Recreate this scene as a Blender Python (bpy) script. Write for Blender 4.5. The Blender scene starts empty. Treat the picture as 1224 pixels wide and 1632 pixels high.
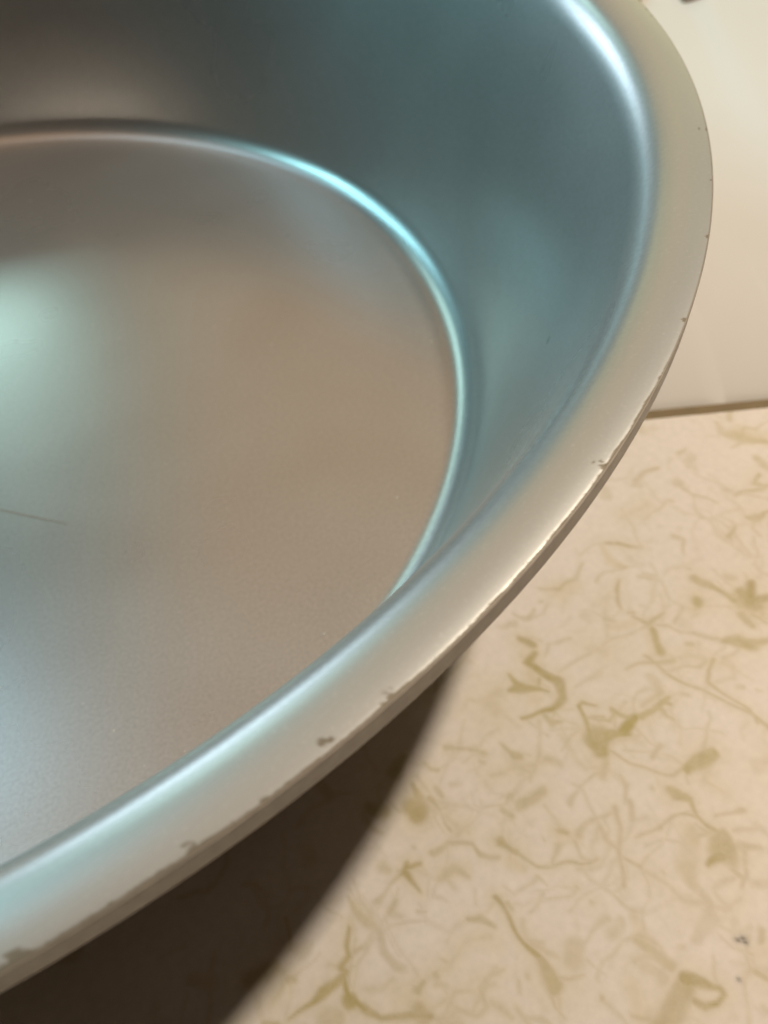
import bpy, math, random
import numpy as np
from mathutils import Matrix, Vector

R = math.radians
S = 0.12                      # metres per pan radius; shapes below are laid out in pan radii
scene = bpy.context.scene
col = scene.collection

# ------------------------------------------------------------------ camera
cam_d = bpy.data.cameras.new('camera')
cam = bpy.data.objects.new('camera', cam_d); col.objects.link(cam)
CX = Vector((0.80838408, -0.58676537, -0.04713364))
CY = Vector((0.47876694, 0.60878059, 0.63258866))
CZ = Vector((-0.34248708, -0.53394063, 0.77305240))
CP = Vector((0.0, -1.18633376, 0.88798058)) * S
cam.matrix_world = Matrix(((CX.x, CY.x, CZ.x, CP.x), (CX.y, CY.y, CZ.y, CP.y), (CX.z, CY.z, CZ.z, CP.z), (0, 0, 0, 1)))
cam_d.sensor_fit = 'VERTICAL'; cam_d.sensor_height = 36.0
cam_d.lens = 36.0 * 1405.2934 / 1632.0
cam_d.clip_start = 0.005; cam_d.clip_end = 50.0
cam_d.dof.use_dof = True
cam_d.dof.focus_distance = 0.68 * S
cam_d.dof.aperture_fstop = 34.0
scene.camera = cam

# ------------------------------------------------------------------ world and lamps
world = bpy.data.worlds.new('World'); scene.world = world; world.use_nodes = True
bg = world.node_tree.nodes['Background']
bg.inputs['Color'].default_value = (1.0, 0.66, 0.42, 1)
bg.inputs['Strength'].default_value = 0.016

def area(name, loc, target, size, power, color, shape='RECTANGLE', size_y=None):
    l = bpy.data.lights.new(name, 'AREA'); l.shape = shape; l.size = size
    if size_y: l.size_y = size_y
    l.energy = power; l.color = color
    o = bpy.data.objects.new(name, l); col.objects.link(o)
    o.location = loc
    o.rotation_euler = (Vector(target) - Vector(loc)).to_track_quat('-Z', 'Y').to_euler()
    return o
# the warm room lamp up on the right that throws the pan's shadow
area('room_lamp', (0.289, -0.126, 0.48), (0.05, -0.03, 0), 0.030, 2.3, (1.0, 0.86, 0.69), 'DISK')
def around(name, az, el, w, h, power, color, d=2.0):
    a, e = R(az), R(el)
    area(name, (math.sin(a)*math.cos(e)*d, math.cos(a)*math.cos(e)*d, math.sin(e)*d), (0, 0, 0), w, power, color, 'RECTANGLE', h)
# daylight: the window panes beyond the pan
around('window_pane_left', -43, 34, 0.26, 0.62, 9.0, (0.38, 0.90, 1.0))
around('window_pane_next', -26, 30, 0.34, 0.80, 8.0, (0.38, 0.87, 1.0))
around('window_pane_low', 2, 12, 0.56, 0.48, 7.0, (0.66, 0.86, 1.0))
around('window_pane_middle', 3.0, 30.5, 0.40, 0.26, 2.6, (0.62, 1.0, 0.93))
around('window_pane_upper', -20, 55, 0.40, 0.40, 1.6, (0.46, 0.80, 1.0))
# added area lamps standing in for light off the room's warm wall and ceiling
around('wall_bounce', 34, 44, 1.10, 1.00, 2.55, (1.0, 0.57, 0.25))
around('wall_bounce_low', 48, 14, 1.20, 0.40, 3.6, (1.0, 0.96, 0.45))
around('ceiling_bounce', -10, 74, 1.25, 1.25, 3.6, (1.0, 0.60, 0.36))

scene.view_settings.view_transform = 'Standard'
scene.view_settings.look = 'None'
scene.view_settings.gamma = 1.0
scene.view_settings.exposure = 0.0

# ------------------------------------------------------------------ helpers
def tag(o, label=None, cat=None, kind=None, group=None):
    if label: o['label'] = label
    if cat: o['category'] = cat
    if kind: o['kind'] = kind
    if group: o['group'] = group
    return o

def mesh_obj(name, verts, quads, mat, parent=None, smooth=True, tris=None):
    me = bpy.data.meshes.new(name)
    v = np.asarray(verts, np.float32) * S
    q = np.asarray(quads, np.int32)
    n = q.shape[1]
    me.vertices.add(len(v)); me.vertices.foreach_set('co', v.ravel())
    me.loops.add(q.size); me.loops.foreach_set('vertex_index', q.ravel())
    me.polygons.add(len(q))
    me.polygons.foreach_set('loop_start', np.arange(0, q.size, n, dtype=np.int32))
    me.polygons.foreach_set('loop_total', np.full(len(q), n, np.int32))
    me.update(calc_edges=True); me.validate()
    me.polygons.foreach_set('use_smooth', np.full(len(me.polygons), smooth))
    me.materials.append(mat)
    o = bpy.data.objects.new(name, me); col.objects.link(o)
    if parent: o.parent = parent
    return o

def attr(o, name, arr):
    a = o.data.attributes.new(name, 'FLOAT', 'POINT')
    a.data.foreach_set('value', np.asarray(arr, np.float32).ravel())

def node_mat(name):
    m = bpy.data.materials.new(name); m.use_nodes = True
    nt = m.node_tree; b = nt.nodes['Principled BSDF']
    return m, nt, b
def N(nt, t, **kw):
    n = nt.nodes.new(t)
    for k, v in kw.items():
        if k in n.inputs: n.inputs[k].default_value = v
        else: setattr(n, k, v)
    return n
def ramp(nt, fac, stops):
    r = nt.nodes.new('ShaderNodeValToRGB'); e = r.color_ramp.elements
    while len(e) < len(stops): e.new(0.5)
    for el, (p, c) in zip(e, stops):
        el.position = p; el.color = c if len(c) == 4 else (*c, 1)
    nt.links.new(fac, r.inputs['Fac']); return r
def math_node(nt, op, a, b=None):
    n = nt.nodes.new('ShaderNodeMath'); n.operation = op
    for i, x in enumerate((a, b)):
        if x is None: continue
        if isinstance(x, (int, float)): n.inputs[i].default_value = x
        else: nt.links.new(x, n.inputs[i])
    return n.outputs[0]
def mixc(nt, fac, a, b):
    n = nt.nodes.new('ShaderNodeMix'); n.data_type = 'RGBA'
    for s, x in ((n.inputs[0], fac), (n.inputs[6], a), (n.inputs[7], b)):
        if isinstance(x, (int, float)): s.default_value = x
        elif isinstance(x, tuple): s.default_value = (*x, 1)
        else: nt.links.new(x, s)
    return n.outputs[2]

# ------------------------------------------------------------------ materials
def anodised(name, rim=False):
    """satin anodised aluminium: a tight lobe over a wide one, faint rubbed patches; duller and paler out on the flange"""
    m, nt, b = node_mat(name); nt.nodes.remove(b)
    tc = nt.nodes.new('ShaderNodeTexCoord')
    patch = N(nt, 'ShaderNodeTexNoise', Scale=30.0, Detail=2.0, Roughness=0.5); nt.links.new(tc.outputs['Object'], patch.inputs['Vector'])
    mp = nt.nodes.new('ShaderNodeMapping'); mp.inputs['Scale'].default_value = (26.0, 420.0, 60.0); mp.inputs['Rotation'].default_value = (0, 0, 0.62)
    nt.links.new(tc.outputs['Object'], mp.inputs['Vector'])
    brush = N(nt, 'ShaderNodeTexNoise', Scale=1.0, Detail=2.0); nt.links.new(mp.outputs['Vector'], brush.inputs['Vector'])
    both = math_node(nt, 'ADD', math_node(nt, 'MULTIPLY', patch.outputs['Fac'], 0.94), math_node(nt, 'MULTIPLY', brush.outputs['Fac'], 0.06))
    def rng_(lo, hi):
        r = nt.nodes.new('ShaderNodeMapRange'); r.inputs[1].default_value = 0.3; r.inputs[2].default_value = 0.7
        r.inputs[3].default_value = lo; r.inputs[4].default_value = hi; nt.links.new(both, r.inputs[0]); return r.outputs[0]
    colr = ramp(nt, both, [(0.3, (0.465, 0.457, 0.445)), (0.7, (0.505, 0.50, 0.49))]).outputs['Color']
    rough = rng_(0.265, 0.305)
    gb = N(nt, 'ShaderNodeTexNoise', Scale=2000.0, Detail=2.0); nt.links.new(tc.outputs['Object'], gb.inputs['Vector'])
    gbr = ramp(nt, gb.outputs['Fac'], [(0.3, (0.86, 0.86, 0.86)), (0.68, (1, 1, 1))])
    gm = nt.nodes.new('ShaderNodeMix'); gm.data_type = 'RGBA'; gm.blend_type = 'MULTIPLY'; gm.inputs[0].default_value = 1.0
    nt.links.new(colr, gm.inputs[6]); nt.links.new(gbr.outputs['Color'], gm.inputs[7]); colr = gm.outputs[2]
    b1 = nt.nodes.new('ShaderNodeBsdfPrincipled'); b2 = nt.nodes.new('ShaderNodeBsdfPrincipled')
    for bb in (b1, b2): bb.inputs['Metallic'].default_value = 1.0
    b2.inputs['Roughness'].default_value = 0.75
    mx = nt.nodes.new('ShaderNodeMixShader'); mx.inputs[0].default_value = 0.38
    if rim:
        fl = nt.nodes.new('ShaderNodeAttribute'); fl.attribute_name = 'flange'; F = fl.outputs['Fac']
        sparkle = N(nt, 'ShaderNodeTexNoise', Scale=2600.0, Detail=2.0); nt.links.new(tc.outputs['Object'], sparkle.inputs['Vector'])
        g = ramp(nt, sparkle.outputs['Fac'], [(0.35, (0.488, 0.483, 0.468)), (0.62, (0.498, 0.493, 0.478)), (0.78, (0.545, 0.54, 0.525))]).outputs['Color']  # paler top stop paints the metal's fine sparkle into the colour
        colr = mixc(nt, F, colr, g)
        rough = math_node(nt, 'ADD', rough, math_node(nt, 'MULTIPLY', F, 0.08))
        nt.links.new(math_node(nt, 'ADD', math_node(nt, 'MULTIPLY', F, 0.05), 0.75), b2.inputs['Roughness'])
        nt.links.new(math_node(nt, 'ADD', math_node(nt, 'MULTIPLY', F, 0.16), 0.38), mx.inputs[0])
    nt.links.new(rough, b1.inputs['Roughness'])
    nt.links.new(colr, b1.inputs['Base Color']); nt.links.new(colr, b2.inputs['Base Color'])
    nt.links.new(b1.outputs[0], mx.inputs[1]); nt.links.new(b2.outputs[0], mx.inputs[2])
    if rim:                                    # coating worn off: dull base metal
        at = nt.nodes.new('ShaderNodeAttribute'); at.attribute_name = 'bare'
        b3 = nt.nodes.new('ShaderNodeBsdfPrincipled'); b3.inputs['Base Color'].default_value = (0.19, 0.155, 0.115, 1)
        b3.inputs['Metallic'].default_value = 0.5; b3.inputs['Roughness'].default_value = 0.6
        mb = nt.nodes.new('ShaderNodeMixShader'); nt.links.new(at.outputs['Fac'], mb.inputs[0])
        nt.links.new(mx.outputs[0], mb.inputs[1]); nt.links.new(b3.outputs[0], mb.inputs[2]); mx = mb
    nt.links.new(mx.outputs[0], nt.nodes['Material Output'].inputs['Surface'])
    return m

M_bowl = anodised('anodised_bowl')
M_rim = anodised('anodised_rim', rim=True)

m, nt, b = node_mat('worn_lip'); M_lip = m
tc = nt.nodes.new('ShaderNodeTexCoord')
n1 = N(nt, 'ShaderNodeTexNoise', Scale=700.0, Detail=4.0); nt.links.new(tc.outputs['Object'], n1.inputs['Vector'])
r1 = ramp(nt, n1.outputs['Fac'], [(0.3, (0.31, 0.27, 0.23)), (0.7, (0.38, 0.335, 0.285))])
nt.links.new(r1.outputs['Color'], b.inputs['Base Color'])
b.inputs['Metallic'].default_value = 0.2; b.inputs['Roughness'].default_value = 0.5
bp = N(nt, 'ShaderNodeBump', Strength=0.25, Distance=0.00008); nt.links.new(n1.outputs['Fac'], bp.inputs['Height']); nt.links.new(bp.outputs['Normal'], b.inputs['Normal'])

m, nt, b = node_mat('nicked_metal'); M_nick = m
b.inputs['Base Color'].default_value = (0.62, 0.55, 0.46, 1); b.inputs['Metallic'].default_value = 1.0; b.inputs['Roughness'].default_value = 0.22

m, nt, b = node_mat('scratch_dark'); M_scr = m
b.inputs['Base Color'].default_value = (0.22, 0.20, 0.16, 1); b.inputs['Roughness'].default_value = 0.6

# laminate: cream ground with a printed olive vein pattern (mask held per vertex), scuffs in the sheen
m, nt, b = node_mat('veined_laminate'); M_lam = m
tc = nt.nodes.new('ShaderNodeTexCoord')
def A(name):
    a = nt.nodes.new('ShaderNodeAttribute'); a.attribute_name = name; return a.outputs['Fac']
cloud = N(nt, 'ShaderNodeTexNoise', Scale=30.0, Detail=4.0); nt.links.new(tc.outputs['Object'], cloud.inputs['Vector'])
base = ramp(nt, cloud.outputs['Fac'], [(0.3, (0.80, 0.735, 0.68)), (0.7, (0.85, 0.795, 0.755))]).outputs['Color']
fine = N(nt, 'ShaderNodeTexNoise', Scale=900.0, Detail=3.0); nt.links.new(tc.outputs['Object'], fine.inputs['Vector'])
fr = ramp(nt, fine.outputs['Fac'], [(0.3, (0.93, 0.93, 0.92)), (0.7, (1, 1, 1))]).outputs['Color']
c = mixc(nt, A('soft'), base, (0.69, 0.60, 0.40))
mott = N(nt, 'ShaderNodeTexNoise', Scale=330.0, Detail=4.0, Roughness=0.65); nt.links.new(tc.outputs['Object'], mott.inputs['Vector'])
mr = nt.nodes.new('ShaderNodeMapRange'); mr.inputs[1].default_value = 0.3; mr.inputs[2].default_value = 0.7; mr.inputs[3].default_value = 0.78; mr.inputs[4].default_value = 1.3
nt.links.new(mott.outputs['Fac'], mr.inputs[0])
hue = N(nt, 'ShaderNodeTexNoise', Scale=55.0, Detail=2.0); nt.links.new(tc.outputs['Object'], hue.inputs['Vector'])
vc = ramp(nt, hue.outputs['Fac'], [(0.35, (0.50, 0.415, 0.23)), (0.65, (0.48, 0.40, 0.155))]).outputs['Color']
c = mixc(nt, math_node(nt, 'MULTIPLY', A('vein'), mr.outputs[0]), c, vc)
c = mixc(nt, A('speck'), c, (0.05, 0.035, 0.02))
mu = nt.nodes.new('ShaderNodeMix'); mu.data_type = 'RGBA'; mu.blend_type = 'MULTIPLY'; mu.inputs[0].default_value = 1.0
nt.links.new(c, mu.inputs[6]); nt.links.new(fr, mu.inputs[7])
nt.links.new(mu.outputs[2], b.inputs['Base Color'])
scuff = N(nt, 'ShaderNodeTexNoise', Scale=60.0, Detail=6.0, Roughness=0.7)
mp = nt.nodes.new('ShaderNodeMapping'); mp.inputs['Scale'].default_value = (1.0, 9.0, 1.0); mp.inputs['Rotation'].default_value = (0, 0, 0.5)
nt.links.new(tc.outputs['Object'], mp.inputs['Vector']); nt.links.new(mp.outputs['Vector'], scuff.inputs['Vector'])
rr = nt.nodes.new('ShaderNodeMapRange'); rr.inputs[3].default_value = 0.42; rr.inputs[4].default_value = 0.6
nt.links.new(scuff.outputs['Fac'], rr.inputs[0]); nt.links.new(rr.outputs[0], b.inputs['Roughness'])
b.inputs['Specular IOR Level'].default_value = 0.35
bp = N(nt, 'ShaderNodeBump', Strength=0.12, Distance=0.00005); nt.links.new(fine.outputs['Fac'], bp.inputs['Height']); nt.links.new(bp.outputs['Normal'], b.inputs['Normal'])

m, nt, b = node_mat('cream_enamel'); M_en = m
tc = nt.nodes.new('ShaderNodeTexCoord')
n1 = N(nt, 'ShaderNodeTexNoise', Scale=14.0, Detail=3.0); nt.links.new(tc.outputs['Object'], n1.inputs['Vector'])
r1 = ramp(nt, n1.outputs['Fac'], [(0.3, (0.65, 0.625, 0.59)), (0.7, (0.68, 0.66, 0.635))])
nt.links.new(r1.outputs['Color'], b.inputs['Base Color'])
b.inputs['Roughness'].default_value = 0.55; b.inputs['Specular IOR Level'].default_value = 0.2
n2 = N(nt, 'ShaderNodeTexNoise', Scale=120.0, Detail=2.0); nt.links.new(tc.outputs['Object'], n2.inputs['Vector'])
bp = N(nt, 'ShaderNodeBump', Strength=0.05, Distance=0.0004); nt.links.new(n2.outputs['Fac'], bp.inputs['Height']); nt.links.new(bp.outputs['Normal'], b.inputs['Normal'])

def plain(name, c, rough=0.6):
    m, nt, b = node_mat(name)
    tc = nt.nodes.new('ShaderNodeTexCoord')
    n = N(nt, 'ShaderNodeTexNoise', Scale=300.0, Detail=4.0); nt.links.new(tc.outputs['Object'], n.inputs['Vector'])
    r = ramp(nt, n.outputs['Fac'], [(0.3, tuple(x*0.8 for x in c)), (0.7, c)])
    nt.links.new(r.outputs['Color'], b.inputs['Base Color']); b.inputs['Roughness'].default_value = rough
    return m
M_joint = plain('joint_brown', (0.23, 0.17, 0.085))
M_board = plain('board_core', (0.30, 0.21, 0.12))
M_trim = plain('trim_brown', (0.20, 0.13, 0.07), 0.5)

# ------------------------------------------------------------------ countertop (edge line: point EA, direction ET, towards the camera ES)
EA = np.array([0.78736235, -0.66971284]); ET = np.array([0.85851627, -0.51278632]); ES = np.array([-0.51278632, -0.85851627])
def world_xy(t, s): return EA[0] + t*ET[0] + s*ES[0], EA[1] + t*ET[1] + s*ES[1]

# the printed veins, traced: (kind, [(t, s, width)...]) in thousandths of the pan radius
STROKES = [(1,[(-117,204,4),(-106,207,8),(-94,211,6),(-74,217,1)]),
(2,[(-145,263,5),(-128,249,3),(-105,243,3),(-90,243,2)]),
(3,[(-121,209,9),(-119,233,12),(-105,243,6)]),
(1,[(-112,260,3),(-123,275,6),(-125,290,5),(-123,301,3)]),
(1,[(-112,313,5),(-97,328,9),(-78,315,5)]),
(2,[(-97,329,4),(-75,331,3),(-63,342,4),(-47,349,6),(-23,350,4),(-16,354,6)]),
(2,[(-98,330,5),(-119,335,3),(-147,343,3),(-175,355,3),(-199,364,5),(-214,380,2)]),
(1,[(-94,336,9),(-95,351,9),(-95,363,13)]),
(3,[(-98,341,19),(-102,364,22)]),
(1,[(-114,365,3),(-102,381,4),(-78,407,4),(-61,415,4),(-39,435,4),(-21,451,4),(-7,469,4)]),
(1,[(-39,379,7),(-51,392,4),(-53,406,4),(-36,426,3),(-23,445,4),(-20,458,4)]),
(1,[(-26,269,15),(-11,285,8),(-1,293,7),(11,307,8)]),
(2,[(-2,296,6),(10,300,6)]),
(0,[(-31,302,16),(-29,304,16)]),
(0,[(23,296,15),(27,309,31),(34,313,18)]),
(0,[(27,309,18),(37,288,13)]),
(0,[(30,309,15),(56,303,6)]),
(1,[(13,325,9),(16,341,10)]),
(1,[(24,328,3),(41,341,2)]),
(1,[(-19,354,8),(-3,360,18),(8,366,12)]),
(1,[(9,361,9),(34,360,6)]),
(0,[(-251,328,6),(-238,337,8)]),
(0,[(-238,347,8),(-246,358,9),(-233,374,11),(-216,388,12),(-217,406,8),(-231,420,6),(-251,426,5),(-264,428,6)]),
(0,[(-269,372,3),(-262,388,9)]),
(0,[(-274,392,4),(-261,389,12),(-240,394,6),(-230,399,3)]),
(1,[(-239,427,4),(-232,435,9),(-223,434,5)]),
(1,[(-239,381,5),(-242,395,4)]),
(3,[(-240,345,29),(-247,407,23)]),
(2,[(-224,353,4),(-216,336,6),(-190,336,4)]),
(0,[(-202,419,5),(-194,415,5),(-183,419,3)]),
(0,[(-201,419,6),(-196,442,6),(-193,460,10)]),
(0,[(-190,459,31),(-191,472,18)]),
(0,[(-187,458,21),(-171,456,13),(-157,457,5)]),
(1,[(-194,434,4),(-185,438,3),(-173,439,6),(-165,432,5),(-167,424,6)]),
(1,[(-189,434,5),(-179,434,5)]),
(0,[(-167,424,6),(-154,437,5),(-138,438,12),(-118,429,9),(-105,421,9)]),
(0,[(-161,453,11),(-147,439,10)]),
(1,[(-115,425,7),(-111,444,5),(-105,448,5)]),
(1,[(-110,423,8),(-101,431,4)]),
(1,[(-182,473,4),(-161,490,3),(-142,501,4),(-125,506,4),(-107,500,5)]),
(0,[(-105,502,13),(-91,493,16),(-75,486,12)]),
(3,[(-196,474,23),(-195,498,18)]),
(3,[(-191,270,31),(-174,265,23)]),
(2,[(-215,260,3),(-190,267,6),(-169,253,7),(-153,229,4)]),
(2,[(-250,292,2),(-235,304,9),(-227,290,7)]),
(2,[(-235,304,4),(-213,299,3),(-206,287,3)]),
(1,[(68,185,6),(78,187,14),(86,185,9)]),
(1,[(87,182,5),(101,180,3)]),
(1,[(48,200,4),(35,214,9)]),
(1,[(-290,452,2),(-285,458,5),(-279,465,11)]),
(2,[(-246,474,10),(-233,481,9)]),
(2,[(-276,481,8),(-270,486,5),(-271,497,3)]),
(2,[(-139,380,4),(-116,376,6),(-84,377,7)]),
(2,[(-201,398,3),(-183,391,4),(-172,386,9)]),
(1,[(-116,307,4),(-109,307,4)]),
(2,[(-89,262,7),(-76,265,6)]),
(2,[(-144,312,7),(-137,316,5)]),
(2,[(-56,113,15),(-51,115,13)]),
(2,[(-2,118,13),(3,120,11)]),
(2,[(-20,148,7),(-15,150,6)]),
(2,[(15,271,12),(20,273,11)]),
(2,[(-62,357,5),(-58,359,5)]),
(2,[(-88,416,6),(-83,418,5)]),
(2,[(-4,422,3),(0,424,3)]),
(2,[(-25,416,8),(-20,417,7)]),
(2,[(-32,251,4),(-27,253,4)]),
(2,[(-216,281,3),(-212,282,3)]),
(2,[(-100,295,3),(-95,297,2)]),
(2,[(7,179,4),(12,181,4)]),
(2,[(1,124,6),(13,141,4),(41,159,3)]),
(2,[(-35,205,9),(-23,213,10),(-28,233,4)]),
(2,[(41,209,4),(34,229,4),(48,244,4),(66,246,3)]),
(2,[(-61,170,2),(-38,158,2),(-23,147,3)]),
(2,[(-66,328,6),(-54,305,4)]),
(3,[(-137,325,17),(-116,322,14)]),
(2,[(-114,396,11),(-111,412,8),(-133,423,6)]),
(2,[(-136,483,9),(-127,474,6)]),
(2,[(65,148,11),(111,143,6)]),
(1,[(107,119,7),(96,133,6),(116,140,5)]),
(2,[(25,105,3),(52,127,3),(62,147,4)]),
(3,[(-41,313,26),(-30,295,23)]),
(3,[(24,305,44),(35,325,41)]),
(3,[(5,365,20),(19,361,17)]),
(2,[(83,16,10),(85,39,12),(110,54,16),(139,65,8)]),
(2,[(115,90,13),(124,108,13)]),
(2,[(16,65,9),(25,62,6)]),
(2,[(109,-8,8),(105,17,8)]),
(2,[(-21,89,6),(-56,107,9)]),
(3,[(110,42,29),(142,58,29)]),
(0,[(-132,517,5),(-126,526,9),(-115,533,7),(-111,548,4),(-98,569,5)]),
(1,[(-94,552,3),(-77,551,3),(-68,548,7)]),
(1,[(-110,551,4),(-120,548,4),(-128,547,4),(-152,556,6),(-179,565,1)]),
(1,[(-152,556,8),(-151,556,8)]),
(0,[(-97,577,22),(-97,584,28)]),
(1,[(-88,585,10),(-77,584,8),(-63,585,6)]),
(0,[(-103,591,10),(-115,598,6)]),
(2,[(-171,575,3),(-153,571,3),(-135,576,2)]),
(1,[(-192,531,5),(-191,552,4),(-196,582,5),(-200,601,4),(-201,609,5)]),
(1,[(-210,551,6),(-205,565,6),(-196,573,4)]),
(1,[(-191,584,3),(-180,591,5)]),
(2,[(-193,535,5),(-212,539,5),(-225,547,7),(-231,555,12)]),
(1,[(-249,548,7),(-244,551,5)]),
(3,[(-248,553,27),(-238,558,20)]),
(2,[(-261,523,3),(-251,537,3),(-248,547,3)]),
(2,[(-255,563,6),(-261,579,4)]),
(2,[(-239,562,5),(-238,577,4),(-226,581,3)]),
(0,[(-313,552,6),(-303,565,5),(-295,569,7)]),
(1,[(-295,569,4),(-281,578,3),(-259,582,3),(-238,583,3),(-222,579,2)]),
(3,[(-306,574,15),(-295,580,10)]),
(2,[(-305,603,4),(-289,595,5),(-284,589,6),(-275,600,3)]),
(2,[(-316,594,2),(-305,603,3)]),
(2,[(-282,609,6),(-290,620,5)]),
(0,[(-325,605,5),(-320,616,4),(-308,640,5),(-296,661,7)]),
(0,[(-296,661,7),(-290,674,14),(-283,687,15)]),
(2,[(-234,590,3),(-219,612,4),(-202,626,4),(-189,634,8)]),
(3,[(-199,633,7),(-198,656,17),(-186,672,18),(-174,683,14)]),
(2,[(-202,656,7),(-186,670,14),(-177,681,12)]),
(2,[(-260,656,17),(-263,666,19)]),
(2,[(-251,668,5),(-236,680,2)]),
(2,[(-296,651,8),(-287,657,6),(-274,661,5)]),
(3,[(-128,560,20),(-123,573,20)]),
(2,[(-120,564,15),(-137,596,20),(-136,612,12),(-128,629,12),(-130,646,17),(-149,660,12)]),
(3,[(-137,596,22),(-136,612,15)]),
(0,[(-200,726,19),(-186,716,19),(-169,699,17)]),
(0,[(-168,695,12),(-151,698,8),(-140,702,5),(-138,708,4),(-144,714,5),(-156,713,6),(-164,708,5)]),
(2,[(-125,660,3),(-115,672,4),(-102,677,4)]),
(3,[(-96,678,17),(-83,673,17)]),
(2,[(-88,660,8),(-89,667,6)]),
(1,[(-281,519,12),(-271,514,13),(-259,509,11)]),
(1,[(-296,516,3),(-294,510,3),(-288,511,3)]),
(1,[(-284,518,6),(-281,519,6)]),
(1,[(-304,523,8),(-293,527,8)]),
(2,[(-174,528,8),(-177,547,8)]),
(3,[(-215,696,24),(-214,715,24)]),
(1,[(-105,694,7),(-96,698,6)]),
(2,[(-236,525,8),(-224,514,5)]),
(2,[(-220,509,4),(-193,498,3)]),
(2,[(-195,505,6),(-190,482,8)]),
(2,[(-177,500,5),(-171,510,8),(-181,529,3)]),
(2,[(-98,600,6),(-88,609,8),(-93,619,6)]),
(2,[(-77,588,8),(-84,610,5)]),
(2,[(-79,618,10),(-67,622,10)]),
(2,[(-149,519,4),(-146,520,3)]),
(2,[(-79,571,5),(-61,568,6)]),
(2,[(-112,517,3),(-110,509,3)]),
(2,[(-318,705,5),(-305,707,7),(-297,715,5)]),
(2,[(-315,681,5),(-317,688,5)]),
(2,[(-109,718,6),(-102,726,6)]),
(2,[(-164,665,8),(-163,666,8)]),
(1,[(-246,700,4),(-245,701,3)]),
(1,[(-315,616,6),(-310,619,4)]),
(1,[(-247,603,3),(-245,605,3)]),
(1,[(-234,622,3),(-233,624,3)]),
(2,[(-269,556,3),(-268,558,3)]),
(2,[(-161,599,3),(-160,601,3)]),
(2,[(-306,677,3),(-305,679,3)]),
(1,[(-350,452,6),(-344,451,5),(-332,453,4),(-316,459,5),(-311,462,6)]),
(1,[(-292,452,2),(-277,466,10)]),
(1,[(-376,466,3),(-371,471,4),(-362,472,5)]),
(0,[(-392,510,21),(-389,515,22)]),
(0,[(-392,489,5),(-388,502,10)]),
(1,[(-379,504,7),(-367,517,3)]),
(2,[(-367,495,10),(-363,502,9)]),
(1,[(-294,512,5),(-289,513,5)]),
(2,[(-367,516,2),(-358,538,5)]),
(1,[(-359,535,4),(-356,540,4)]),
(2,[(-358,548,5),(-352,546,6),(-341,535,5)]),
(0,[(-406,565,5),(-408,573,7),(-401,584,6),(-394,591,3)]),
(0,[(-404,570,6),(-393,571,5)]),
(0,[(-411,576,3),(-405,568,5)]),
(1,[(-379,561,8),(-363,552,6),(-338,556,5),(-332,565,7),(-316,569,4)]),
(3,[(-372,576,20),(-351,577,20)]),
(2,[(-375,582,8),(-361,573,9),(-349,585,4)]),
(0,[(-314,553,4),(-312,557,7),(-299,568,5)]),
(1,[(-421,602,5),(-425,609,9)]),
(2,[(-425,610,6),(-416,615,4)]),
(2,[(-438,598,9),(-427,587,4),(-413,578,5)]),
(2,[(-466,591,3),(-455,611,12),(-438,623,10),(-436,642,10),(-420,656,11)]),
(3,[(-458,604,15),(-446,614,15)]),
(0,[(-468,621,5),(-471,632,6),(-470,639,7),(-478,649,5),(-472,655,8),(-477,662,10),(-492,669,10),(-506,678,5),(-523,687,1)]),
(0,[(-473,660,4),(-469,678,7),(-456,687,6)]),
(0,[(-471,682,14),(-465,682,13)]),
(0,[(-456,687,9),(-445,695,6),(-421,699,6),(-396,697,7)]),
(3,[(-419,685,27),(-404,690,24)]),
(1,[(-409,679,10),(-402,673,6)]),
(1,[(-408,695,15),(-403,699,17)]),
(1,[(-525,659,9),(-521,659,8)]),
(1,[(-462,635,6),(-453,634,4)]),
(1,[(-390,668,6),(-389,670,5)]),
(2,[(-451,673,6),(-438,671,6),(-426,666,4)]),
(2,[(-362,701,4),(-350,685,5),(-333,665,3)]),
(1,[(-354,621,5),(-341,622,10),(-329,633,4)]),
(2,[(-377,599,5),(-369,607,3)]),
(2,[(-403,610,5),(-394,611,4)]),
(2,[(-389,677,6),(-383,680,5)]),
(2,[(-492,689,17),(-483,693,15)]),
(1,[(-544,689,8),(-534,691,10)]),
(1,[(-409,473,16),(-400,456,10)]),
(1,[(-438,506,10),(-422,510,15)]),
(1,[(-557,655,20),(-538,645,15)]),
(1,[(-525,606,4),(-521,630,4)]),
(2,[(-426,651,8),(-417,660,5)]),
(2,[(-382,654,5),(-380,656,4)]),
(2,[(-345,596,2),(-344,608,1)]),
(2,[(-315,614,8),(-311,619,6)]),
(2,[(-502,628,4),(-502,630,4)]),
(1,[(-316,469,4),(-313,470,4)]),
(2,[(-347,492,5),(-343,494,4)]),
(2,[(-396,551,5),(-395,553,4)]),
(2,[(-429,566,13),(-425,569,10)])]
SPECKS = [(-105.0, 663.6, 2.6), (-108.4, 664.8, 2.6), (-103.7, 666.4, 2.6), (-122.0, 698.9, 1.6)]
SCRATCH = [[(-465.4, 583.1), (-433.5, 628.2)], [(-429.3, 614.8), (-400.3, 681.5)], [(-497.7, 582.1), (-474.9, 610.1)], [(-440.5, 627.5), (-460.6, 574.2)], [(-373.2, 515.1), (-383.4, 480.7)], [(-327.4, 422.9), (-364.4, 496.3)], [(-449.5, 589.9), (-418.8, 645.9)]]


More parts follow.
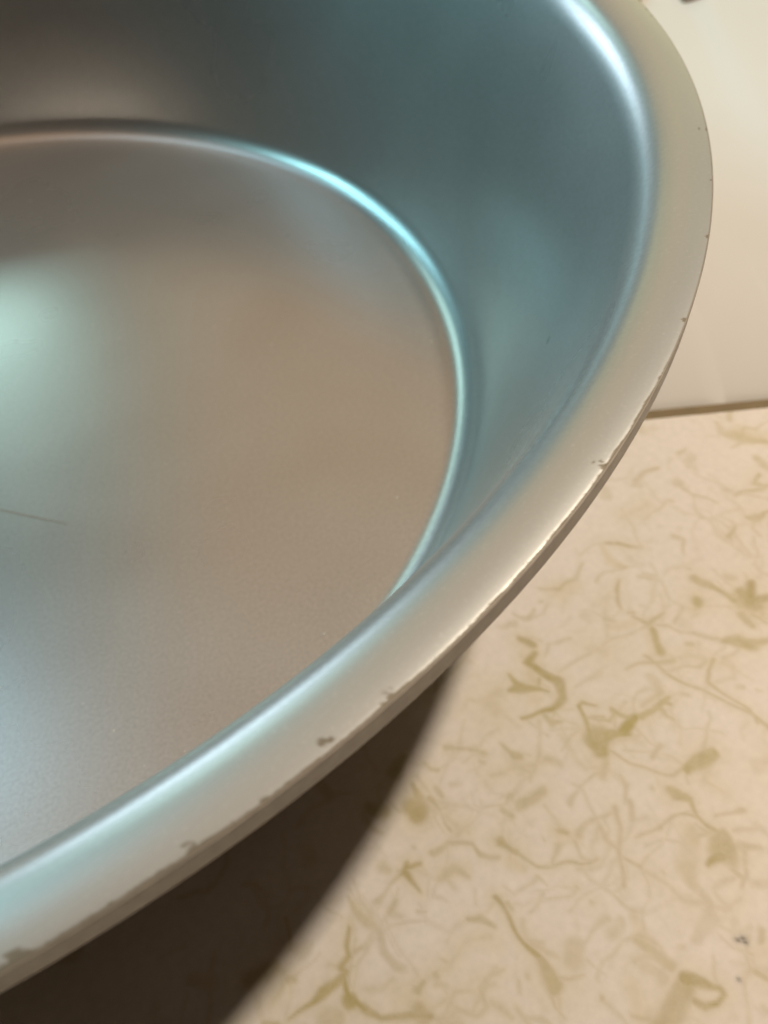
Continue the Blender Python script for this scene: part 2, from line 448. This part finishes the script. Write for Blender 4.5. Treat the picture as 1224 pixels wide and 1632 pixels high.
def grid_axis(lo, f0, f1, hi, fine, coarse):
    return np.concatenate([np.arange(lo, f0, coarse), np.arange(f0, f1, fine), np.arange(f1, hi + coarse, coarse)])
tt = grid_axis(-4.5, -0.75, 0.22, 3.0, 0.0020, 0.02)
ss = grid_axis(0.0, 0.0, 0.80, 3.2, 0.0020, 0.02)
TT, SS = np.meshgrid(tt, ss, indexing='xy')
nt_, ns_ = len(tt), len(ss)
rng = np.random.default_rng(7)
def wob(T, Q, seed, amp, fr):
    r = np.random.default_rng(seed); o = np.zeros_like(T)
    for k in range(5):
        a = r.uniform(0, 6.28); f = fr * r.uniform(0.6, 2.2)
        o += np.sin((T*math.cos(a) + Q*math.sin(a))*f + r.uniform(0, 6.28))
    return o * amp / 2.2
PT = TT + wob(TT, SS, 1, 0.0022, 95) ; PS = SS + wob(TT, SS, 2, 0.0022, 95)
vein = np.zeros_like(TT); soft = np.zeros_like(TT); speck = np.zeros_like(TT)
def stroke(target, pts, strength, edge):
    P = np.asarray(pts, float) / 1000.0
    wmax = P[:, 2].max()
    i0, i1 = np.searchsorted(tt, [P[:, 0].min() - wmax - 0.02, P[:, 0].max() + wmax + 0.02])
    j0, j1 = np.searchsorted(ss, [P[:, 1].min() - wmax - 0.02, P[:, 1].max() + wmax + 0.02])
    if i0 >= i1 or j0 >= j1: return
    X = PT[j0:j1, i0:i1]; Y = PS[j0:j1, i0:i1]
    best = np.zeros_like(X)
    for (x0, y0, w0), (x1, y1, w1) in zip(P[:-1], P[1:]):
        dx, dy = x1-x0, y1-y0; L2 = dx*dx + dy*dy + 1e-12
        u = np.clip(((X-x0)*dx + (Y-y0)*dy)/L2, 0, 1)
        d = np.hypot(X-x0-u*dx, Y-y0-u*dy); hw = 0.5*(w0 + u*(w1-w0))
        e = np.maximum(edge*hw, 0.0028)
        best = np.maximum(best, 1/(1+np.exp(np.clip((d-hw)/e*3.0, -30, 30))))
    tgt = target[j0:j1, i0:i1]
    np.maximum(tgt, best*strength, out=tgt)
KIND = {0: (vein, 0.84, 0.55), 1: (vein, 0.60, 0.65), 2: (vein, 0.42, 0.7), 3: (soft, 0.55, 1.0)}
for k, pts in STROKES:
    tg, st, ed = KIND[k]; stroke(tg, [(x, y, w*0.95) for x, y, w in pts], st*rng.uniform(0.72, 1.08), ed)
    if k < 2:                                   # hair-thin side branches
        for _ in range(rng.integers(0, 3)):
            x, y, w = pts[rng.integers(0, len(pts))]; a = rng.uniform(0, 6.28); br = []
            for q in range(rng.integers(3, 6)):
                br.append((x, y, max(1.8, w*0.28*(1 - q*0.15)))); a += rng.normal(0, 0.5); d = rng.uniform(9, 20); x += d*math.cos(a); y += d*math.sin(a)
            stroke(vein, br, rng.uniform(0.22, 0.45), 0.7)
    if k in (0, 1): stroke(soft, [(x, y, w*1.9 + 12) for x, y, w in pts], 0.42 if k == 0 else 0.25, 1.2)
# beyond what was traced the print goes on in the same hand
for _ in range(2300):
    t0, s0 = rng.uniform(-4.4, 2.9), rng.uniform(0.0, 3.1)
    if -0.62 < t0 < 0.24 and s0 < 0.78: continue
    a = rng.uniform(0, 6.28); n = rng.integers(2, 7); k = rng.choice([0, 1, 1, 2, 2, 2, 3])
    w = rng.uniform(8, 22) if k < 3 else rng.uniform(30, 60)
    pts = []
    for q in range(n):
        pts.append((t0*1000, s0*1000, w*rng.uniform(0.5, 1.4)*(2.2 if q == 0 and rng.random() < 0.5 else 1)))
        a += rng.normal(0, 0.6); st = rng.uniform(0.02, 0.05); t0 += math.cos(a)*st; s0 += math.sin(a)*st
    tg, st, ed = KIND[int(k)]; stroke(tg, pts, st, ed)
# thin secondary threads and clots between the traced veins
for _ in range(260):
    t0, s0 = rng.uniform(-0.62, 0.24), rng.uniform(0.0, 0.78); a = rng.uniform(0, 6.28); pts = []
    clot = rng.random() < 0.22
    for q in range(rng.integers(2, 4) if clot else rng.integers(3, 8)):
        pts.append((t0*1000, s0*1000, rng.uniform(8, 17) if clot else rng.uniform(2.5, 6.5)))
        a += rng.normal(0, 0.55); st = rng.uniform(0.006, 0.014) if clot else rng.uniform(0.010, 0.022); t0 += math.cos(a)*st; s0 += math.sin(a)*st
    stroke(vein, pts, rng.uniform(0.14, 0.36), 0.65)
    if rng.random() < 0.25: stroke(soft, [(x, y, w*3 + 14) for x, y, w in pts], rng.uniform(0.2, 0.45), 1.2)
# faint flecks between the veins, everywhere
for _ in range(420):
    t0, s0 = rng.uniform(-0.7, 0.24)*1000, rng.uniform(0.0, 0.78)*1000
    a = rng.uniform(0, 6.28); L = rng.uniform(4, 22)
    stroke(vein, [(t0, s0, rng.uniform(3, 8)), (t0+L*math.cos(a), s0+L*math.sin(a), rng.uniform(2, 6))], rng.uniform(0.06, 0.17), 0.7)
for x, y, w in SPECKS: stroke(speck, [(x-0.4, y, w*1.1), (x+0.6, y+0.5, w*0.9)], 1.0, 0.2)
for q in SCRATCH: stroke(vein, [(x, y, 2.2) for x, y in q], 0.30, 0.4)
for _ in range(26):
    t0, s0 = rng.uniform(-0.6, 0.2)*1000, rng.uniform(0.1, 0.75)*1000; L = rng.uniform(20, 90); a = rng.normal(1.25, 0.25)
    stroke(vein, [(t0, s0, 1.6), (t0+L*math.cos(a), s0+L*math.sin(a), 1.6)], rng.uniform(0.05, 0.14), 0.4)

wx, wy = world_xy(TT, SS)
V = np.stack([wx, wy, np.zeros_like(wx)], -1).reshape(-1, 3)
idx = np.arange(nt_*ns_).reshape(ns_, nt_)
Q = np.stack([idx[:-1, :-1], idx[1:, :-1], idx[1:, 1:], idx[:-1, 1:]], -1).reshape(-1, 4)
counter = mesh_obj('countertop', V, Q, M_lam)
attr(counter, 'vein', vein); attr(counter, 'soft', soft); attr(counter, 'speck', speck)
tag(counter, 'cream laminate countertop printed with olive veins and flecks', None, 'structure')

def box_ts(name, t0, t1, s0, s1, z0, z1, mat, parent):
    pts = [(*world_xy(t, s), z) for z in (z0, z1) for t, s in ((t0, s0), (t1, s0), (t1, s1), (t0, s1))]
    f = [(0, 1, 2, 3), (4, 7, 6, 5), (0, 4, 5, 1), (1, 5, 6, 2), (2, 6, 7, 3), (3, 7, 4, 0)]
    return mesh_obj(name, pts, f, mat, parent, smooth=False)
box_ts('board_core', -4.5, 3.0, 0.001, 3.19, -0.30, -0.012, M_board, counter)
# laminate edge turned down at the joint
box_ts('edge_strip', -4.5, 3.0, -0.004, 0.001, -0.16, -0.0006, M_joint, counter)

# ------------------------------------------------------------------ cream enamel top beyond the joint
et = np.unique(np.concatenate([np.arange(-3.0, 3.01, 0.03), np.arange(0.15, 0.9, 0.008)]))
es = np.concatenate([[0.0, 0.0, 0.002, 0.005, 0.010, 0.016], np.arange(0.024, 0.6, 0.012), np.arange(0.6, 2.4, 0.03)])
ET_, EQ = np.meshgrid(et, es, indexing='xy')
G0, ZE = 0.088, 0.075
ez = -0.003 - ZE*np.exp(-EQ/0.16)
lip_in = np.clip(1 - EQ/0.016, 0, 1); ez -= 0.012*lip_in**2*0.4
dist = EQ + G0
line = 0.342 + (dist - 0.483)*(0.116/0.881)          # a pressed step running away from the joint
grow = np.clip((dist - 0.30)/1.0, 0, 1); grow = grow*grow*(3-2*grow)
u = np.clip((ET_ - line)/0.075, 0, 1); ez += 0.012*grow*u*u*(3-2*u)
ez[0, :] = -0.25
ex, ey = world_xy(ET_, -dist)
V = np.stack([ex, ey, ez], -1).reshape(-1, 3); n1_, n2_ = ET_.shape
idx = np.arange(n1_*n2_).reshape(n1_, n2_)
Q = np.stack([idx[:-1, :-1], idx[:-1, 1:], idx[1:, 1:], idx[1:, :-1]], -1).reshape(-1, 4)
en = bpy.data.objects.new('enamel_worktop', None); col.objects.link(en)
tag(en, 'glossy cream enamel surface across the brown joint from the veined countertop', 'worktop')
mesh_obj('enamel_top', V, Q, M_en, en)
box_ts('joint_filler', -3.0, 3.0, -0.115, -0.005, -0.25, -0.078, M_joint, en)
box_ts('back_trim', 0.462, 0.525, -1.56, -1.352, -0.02, 0.012, M_trim, en)
box_ts('back_trim', 0.325, 0.362, -1.56, -1.372, -0.02, 0.012, M_trim, en)

# ------------------------------------------------------------------ cake pan
H = 0.4368; LIP = 0.025; TH = 0.008
RF = 0.745                                   # edge of the flat floor
FIL = 0.051                                   # fillet between floor and wall
def arc(cx, cz, r, a0, a1, n): return [(cx + r*math.cos(a), cz + r*math.sin(a)) for a in np.linspace(a0, a1, n)]
WT = (0.929, H - 0.044)                       # where the wall starts to roll outwards
# wall direction
wall_ang = math.atan2(WT[1] - 0.03, WT[0] - (RF + 0.044))
floor_p = [(0.0, 0.0)] + [(r, 0.0) for r in np.linspace(0.05, RF, 24)]
fil_p = arc(RF, FIL, FIL, -math.pi/2, -math.pi/2 + wall_ang, 14)[1:]
a = fil_p[-1]
wall_p = [(a[0] + (WT[0]-a[0])*k, a[1] + (WT[1]-a[1])*k) for k in np.linspace(0, 1, 26)[1:]]
bowl_in = floor_p + fil_p + wall_p
# roll and flange: cubic Bezier from the wall into a nearly level flange
wd = np.array([WT[0]-a[0], WT[1]-a[1]]); wd /= np.linalg.norm(wd)
P0 = np.array(WT); P3 = np.array([0.9965, H - 0.0010]); P1 = P0 + wd*0.031; P2 = np.array([0.953, H + 0.0026])
rim_in = []
for k in np.linspace(0, 1, 40):
    q = (1-k)**3*P0 + 3*(1-k)**2*k*P1 + 3*(1-k)*k*k*P2 + k**3*P3
    rim_in.append(tuple(q))

def lathe(prof, nseg, closed=True, a0=0.0, a1=2*math.pi):
    prof = np.asarray(prof, float)
    th = np.linspace(a0, a1, nseg, endpoint=not closed)
    r = prof[:, 0][:, None]; z = prof[:, 1][:, None]
    V = np.stack([r*np.cos(th), r*np.sin(th), np.broadcast_to(z, (len(prof), len(th)))], -1)
    idx = np.arange(len(prof)*len(th)).reshape(len(prof), len(th))
    i2 = np.roll(idx, -1, 1) if closed else idx[:, 1:]
    i1 = idx if closed else idx[:, :-1]
    Q = np.stack([i1[:-1], i2[:-1], i2[1:], i1[1:]], -1).reshape(-1, 4)
    return V, Q, th
Z0 = TH                                        # the pan's floor lies one sheet thickness above the counter
def lift(V): V = V.copy(); V[..., 2] += 0.0; return V
def offset(prof, d):
    p = np.asarray(prof, float); t = np.gradient(p, axis=0); t /= np.linalg.norm(t, axis=1)[:, None] + 1e-12
    return [(max(r + nz*d, 0.0), z - nr*d) for (r, z), (nr, nz) in zip(p, t)]

pan = bpy.data.objects.new('cake_pan', None); col.objects.link(pan)
tag(pan, 'round anodised aluminium cake pan with a chipped rim resting on the countertop', 'cake pan')
pan.location = (0, 0, 0.0011)
inner = bowl_in[1:]
outer_b = offset(inner, TH)[::-1]
outer_b = [(r, max(z, -TH)) for r, z in outer_b]
prof = [(0.002, 0.0)] + inner
V, Q, th = lathe(prof, 720)
bowl = mesh_obj('bowl', V.reshape(-1, 3), Q, M_bowl, pan)
V, Q, th = lathe(outer_b + [(0.002, -TH)], 360)
mesh_obj('outer_shell', V.reshape(-1, 3), Q, M_lip, pan)

# rim: fine rings near the outer edge carry the chips
HE = H - 0.0010
edge_rings = [(0.9972, HE - 0.0001), (0.9979, HE - 0.0002), (0.9986, HE - 0.0003), (0.9993, HE - 0.0004)]
rim_top = rim_in[:-10]
k_in = rim_in[-10:]
for q0, q1 in zip(k_in[:-1], k_in[1:]): rim_top += [q0, ((q0[0]+q1[0])/2, (q0[1]+q1[1])/2)]
rim_top += [k_in[-1]] + edge_rings
NS = 3600
V, Q, th = lathe(rim_top, NS)
deg = np.degrees(th); deg = np.where(deg > 180, deg - 360, deg)
rad = np.array([p[0] for p in rim_top])[:, None]
# how far the bare edge eats into the coating, per direction (pan radii)
rr_ = np.random.default_rng(3)
eat = 0.0006 + 0.0007*np.abs(np.interp(np.arange(NS), np.arange(0, NS+12, 12), rr_.normal(0, 1, NS//12 + 1))) + 0.0003*np.abs(rr_.normal(0, 1, NS))
CHIPS = [(-85.56, 0.30, 0.0075, 0.5), (-83.0, 0.16, 0.006, 0.6), (-83.35, 0.12, 0.004, 1), (-90.3, 0.42, 0.0062, 1), (-92.9, 0.25, 0.0045, 1), (-93.3, 0.15, 0.003, 1),
         (-95.55, 0.42, 0.0085, 1), (-96.2, 0.4, 0.006, 1), (-70.35, 0.22, 0.0085, 0.7), (-88.0, 0.2, 0.0035, 1), (-87.0, 0.5, 0.0025, 1), (-66.5, 0.15, 0.0045, 1),
         (-60.5, 0.15, 0.005, 1), (-43.25, 0.18, 0.006, 0.4), (-48.6, 0.1, 0.003, 1), (-53.8, 0.15, 0.004, 0.5), (-64.6, 0.15, 0.003, 1), (-91.3, 0.3, 0.002, 1), (-75.4, 0.12, 0.004, 1)]
for _ in range(60): CHIPS.append((rr_.uniform(-30, 260), rr_.uniform(0.08, 0.35), rr_.uniform(0.002, 0.006), 1))
worn = np.clip((deg + 104)/4, 0, 1)*np.clip((-61 - deg)/5, 0, 1); eat = eat*worn - 0.002*(1 - worn)
jit = rr_.normal(0, 1, NS); jit_s = np.clip(np.convolve(rr_.normal(0, 1, NS), np.ones(7)/2.6, 'same'), -1.2, 1.2)
for c, w, dpt, _k in CHIPS:
    dd = np.abs((deg - c + 180) % 360 - 180)
    e = 0.42*dpt*np.clip(1 - (dd/w)**2, 0, 1)**0.6*(1 + 0.55*jit_s + 0.12*jit)
    eat = np.maximum(eat, e)
front = 0.999 - eat[None, :]
bare = np.clip((rad - front)/0.0007 + 0.5, 0, 1)
# a few flakes lost just inside the edge
for c, r0, wa, wr in [(-85.6, 0.9922, 0.0036, 0.0030), (-85.35, 0.9945, 0.003, 0.002), (-83.05, 0.9925, 0.0026, 0.0020), (-82.8, 0.994, 0.0022, 0.0016), (-70.4, 0.9905, 0.0030, 0.0012), (-70.2, 0.9935, 0.0022, 0.0022), (-43.3, 0.992, 0.003, 0.0012), (-90.5, 0.9935, 0.004, 0.002), (-95.8, 0.9935, 0.005, 0.0025)]:
    da = np.radians((deg - c + 180) % 360 - 180)[None, :]
    q = np.hypot(da/(wa*0.66), (rad - r0)/(wr*0.66)) + 0.22*jit_s[None, :]
    bare = np.maximum(bare, np.clip((1.15 - q)/0.3, 0, 1))
grain = rr_.normal(0, 1, V.shape[:2])
rim = mesh_obj('rim', V.reshape(-1, 3), Q, M_rim, pan)
attr(rim, 'bare', bare)
fl_ = np.clip((rad - 0.938)/0.036, 0, 1); attr(rim, 'flange', np.broadcast_to(fl_*fl_*(3 - 2*fl_), bare.shape))
# underside of the flange
under = [(r, z - TH*0.9) for r, z in rim_in][::-1]
V, Q, th = lathe([(0.9915, H - LIP + 0.002)] + under, 720)
mesh_obj('rim_underside', V.reshape(-1, 3), Q, M_lip, pan)
# turned-down lip
lp = [(0.9992, HE - 0.0006), (1.00005, HE - 0.0008), (1.0002, HE - 0.0011), (1.0003, HE - 0.0022), (1.0003, HE - 0.0030)] + [(1.0003 - 0.0006*k, H - 0.005 - (LIP-0.008)*k) for k in np.linspace(0.05, 0.95, 8)] \
     + [(0.9993, H - LIP + 0.0020), (0.9985, H - LIP + 0.0005), (0.9965, H - LIP), (0.9935, H - LIP + 0.0004), (0.9915, H - LIP + 0.0025)]
V, Q, th = lathe(lp, 1800)
gr = np.random.default_rng(5).normal(0, 1, (len(lp), 1800))
V[1:3, :, 2] += 0.00002*gr[1:3]
mesh_obj('lip', V.reshape(-1, 3), Q, M_lip, pan)

# nicked burr along the worn stretch of the edge: tiny facets of bare metal
rb_ = np.random.default_rng(11); BV = []; BF = []
for _ in range(190):
    d = rb_.normal(-77.2, 3.2) if rb_.random() < 0.75 else rb_.uniform(-84, -68)
    if not -84.5 < d < -66: continue
    a_ = R(d); w = abs(rb_.normal(0, 0.0007)) + 0.0002; dr = rb_.uniform(0.0003, 0.0010); r0 = 0.9985 - abs(rb_.normal(0, 0.0009)); zz = HE - 0.0008 + rb_.uniform(0.0, 0.0009)
    c0 = np.array([r0*math.cos(a_), r0*math.sin(a_), zz]); er = np.array([math.cos(a_), math.sin(a_), 0]); ea = np.array([-math.sin(a_), math.cos(a_), 0])
    p = [c0 - ea*w - er*dr*0.4 + [0, 0, -0.0012], c0 + ea*w*rb_.uniform(0.4, 1) - er*dr*0.3 + [0, 0, -0.0012], c0 + er*dr + [0, 0, -0.0016], c0 + [0, 0, rb_.uniform(0.0002, 0.0012)] + ea*w*rb_.normal(0, 0.3)]
    k = len(BV); BV += p; BF += [(k, k+1, k+3), (k+1, k+2, k+3), (k+2, k, k+3)]
burr = mesh_obj('edge_burr', BV, BF, M_nick, pan, smooth=False)
tag(burr, 'bright nicked metal along the rim edge', None, 'stuff')

# dark hairline scratch on the floor
pts = [(-0.040, -0.232), (-0.012, -0.258), (0.020, -0.299), (0.052, -0.340)]
SV = []; SF = []
for k, (x, y) in enumerate(pts):
    w = (0.0008, 0.0010, 0.0012, 0.0005)[k]
    SV += [(x - 0.8*w, y - 0.6*w, 0.0004), (x + 0.8*w, y + 0.6*w, 0.0004)]
    if k: SF.append((2*k-2, 2*k-1, 2*k+1, 2*k))
mesh_obj('scratch', SV, SF, M_scr, pan, smooth=False)

# grains of dust lying on the pan's floor
m, nt, b = node_mat('dust_pale'); b.inputs['Base Color'].default_value = (0.85, 0.80, 0.72, 1); b.inputs['Roughness'].default_value = 0.4
rd_ = np.random.default_rng(21); DV = []; DF = []
spots = [(0.227, -0.6846, 0.0021), (0.643, -0.3521, 0.0019), (0.449, -0.2035, 0.0016), (0.417, -0.5699, 0.0015), (0.2492, 0.0224, 0.0012), (-0.023, -0.6458, 0.0015)]
for _ in range(190):
    r_, a_ = 0.74*math.sqrt(rd_.random()), rd_.uniform(0, 6.283)
    spots.append((r_*math.cos(a_), r_*math.sin(a_), rd_.uniform(0.0005, 0.0011)))
for x, y, q in spots:
    k = len(DV); a_ = rd_.uniform(0, 6.28)
    for z, n_ in ((0.0002, 4),): DV += [(x + q*math.cos(a_ + i*1.571)*rd_.uniform(0.6, 1.2), y + q*math.sin(a_ + i*1.571)*rd_.uniform(0.6, 1.2), z) for i in range(4)]
    DV.append((x, y, q*1.1)); DF += [(k+i, k+(i+1) % 4, k+4) for i in range(4)]
tag(mesh_obj('dust', DV, DF, m, pan, smooth=False), None, None, 'stuff')
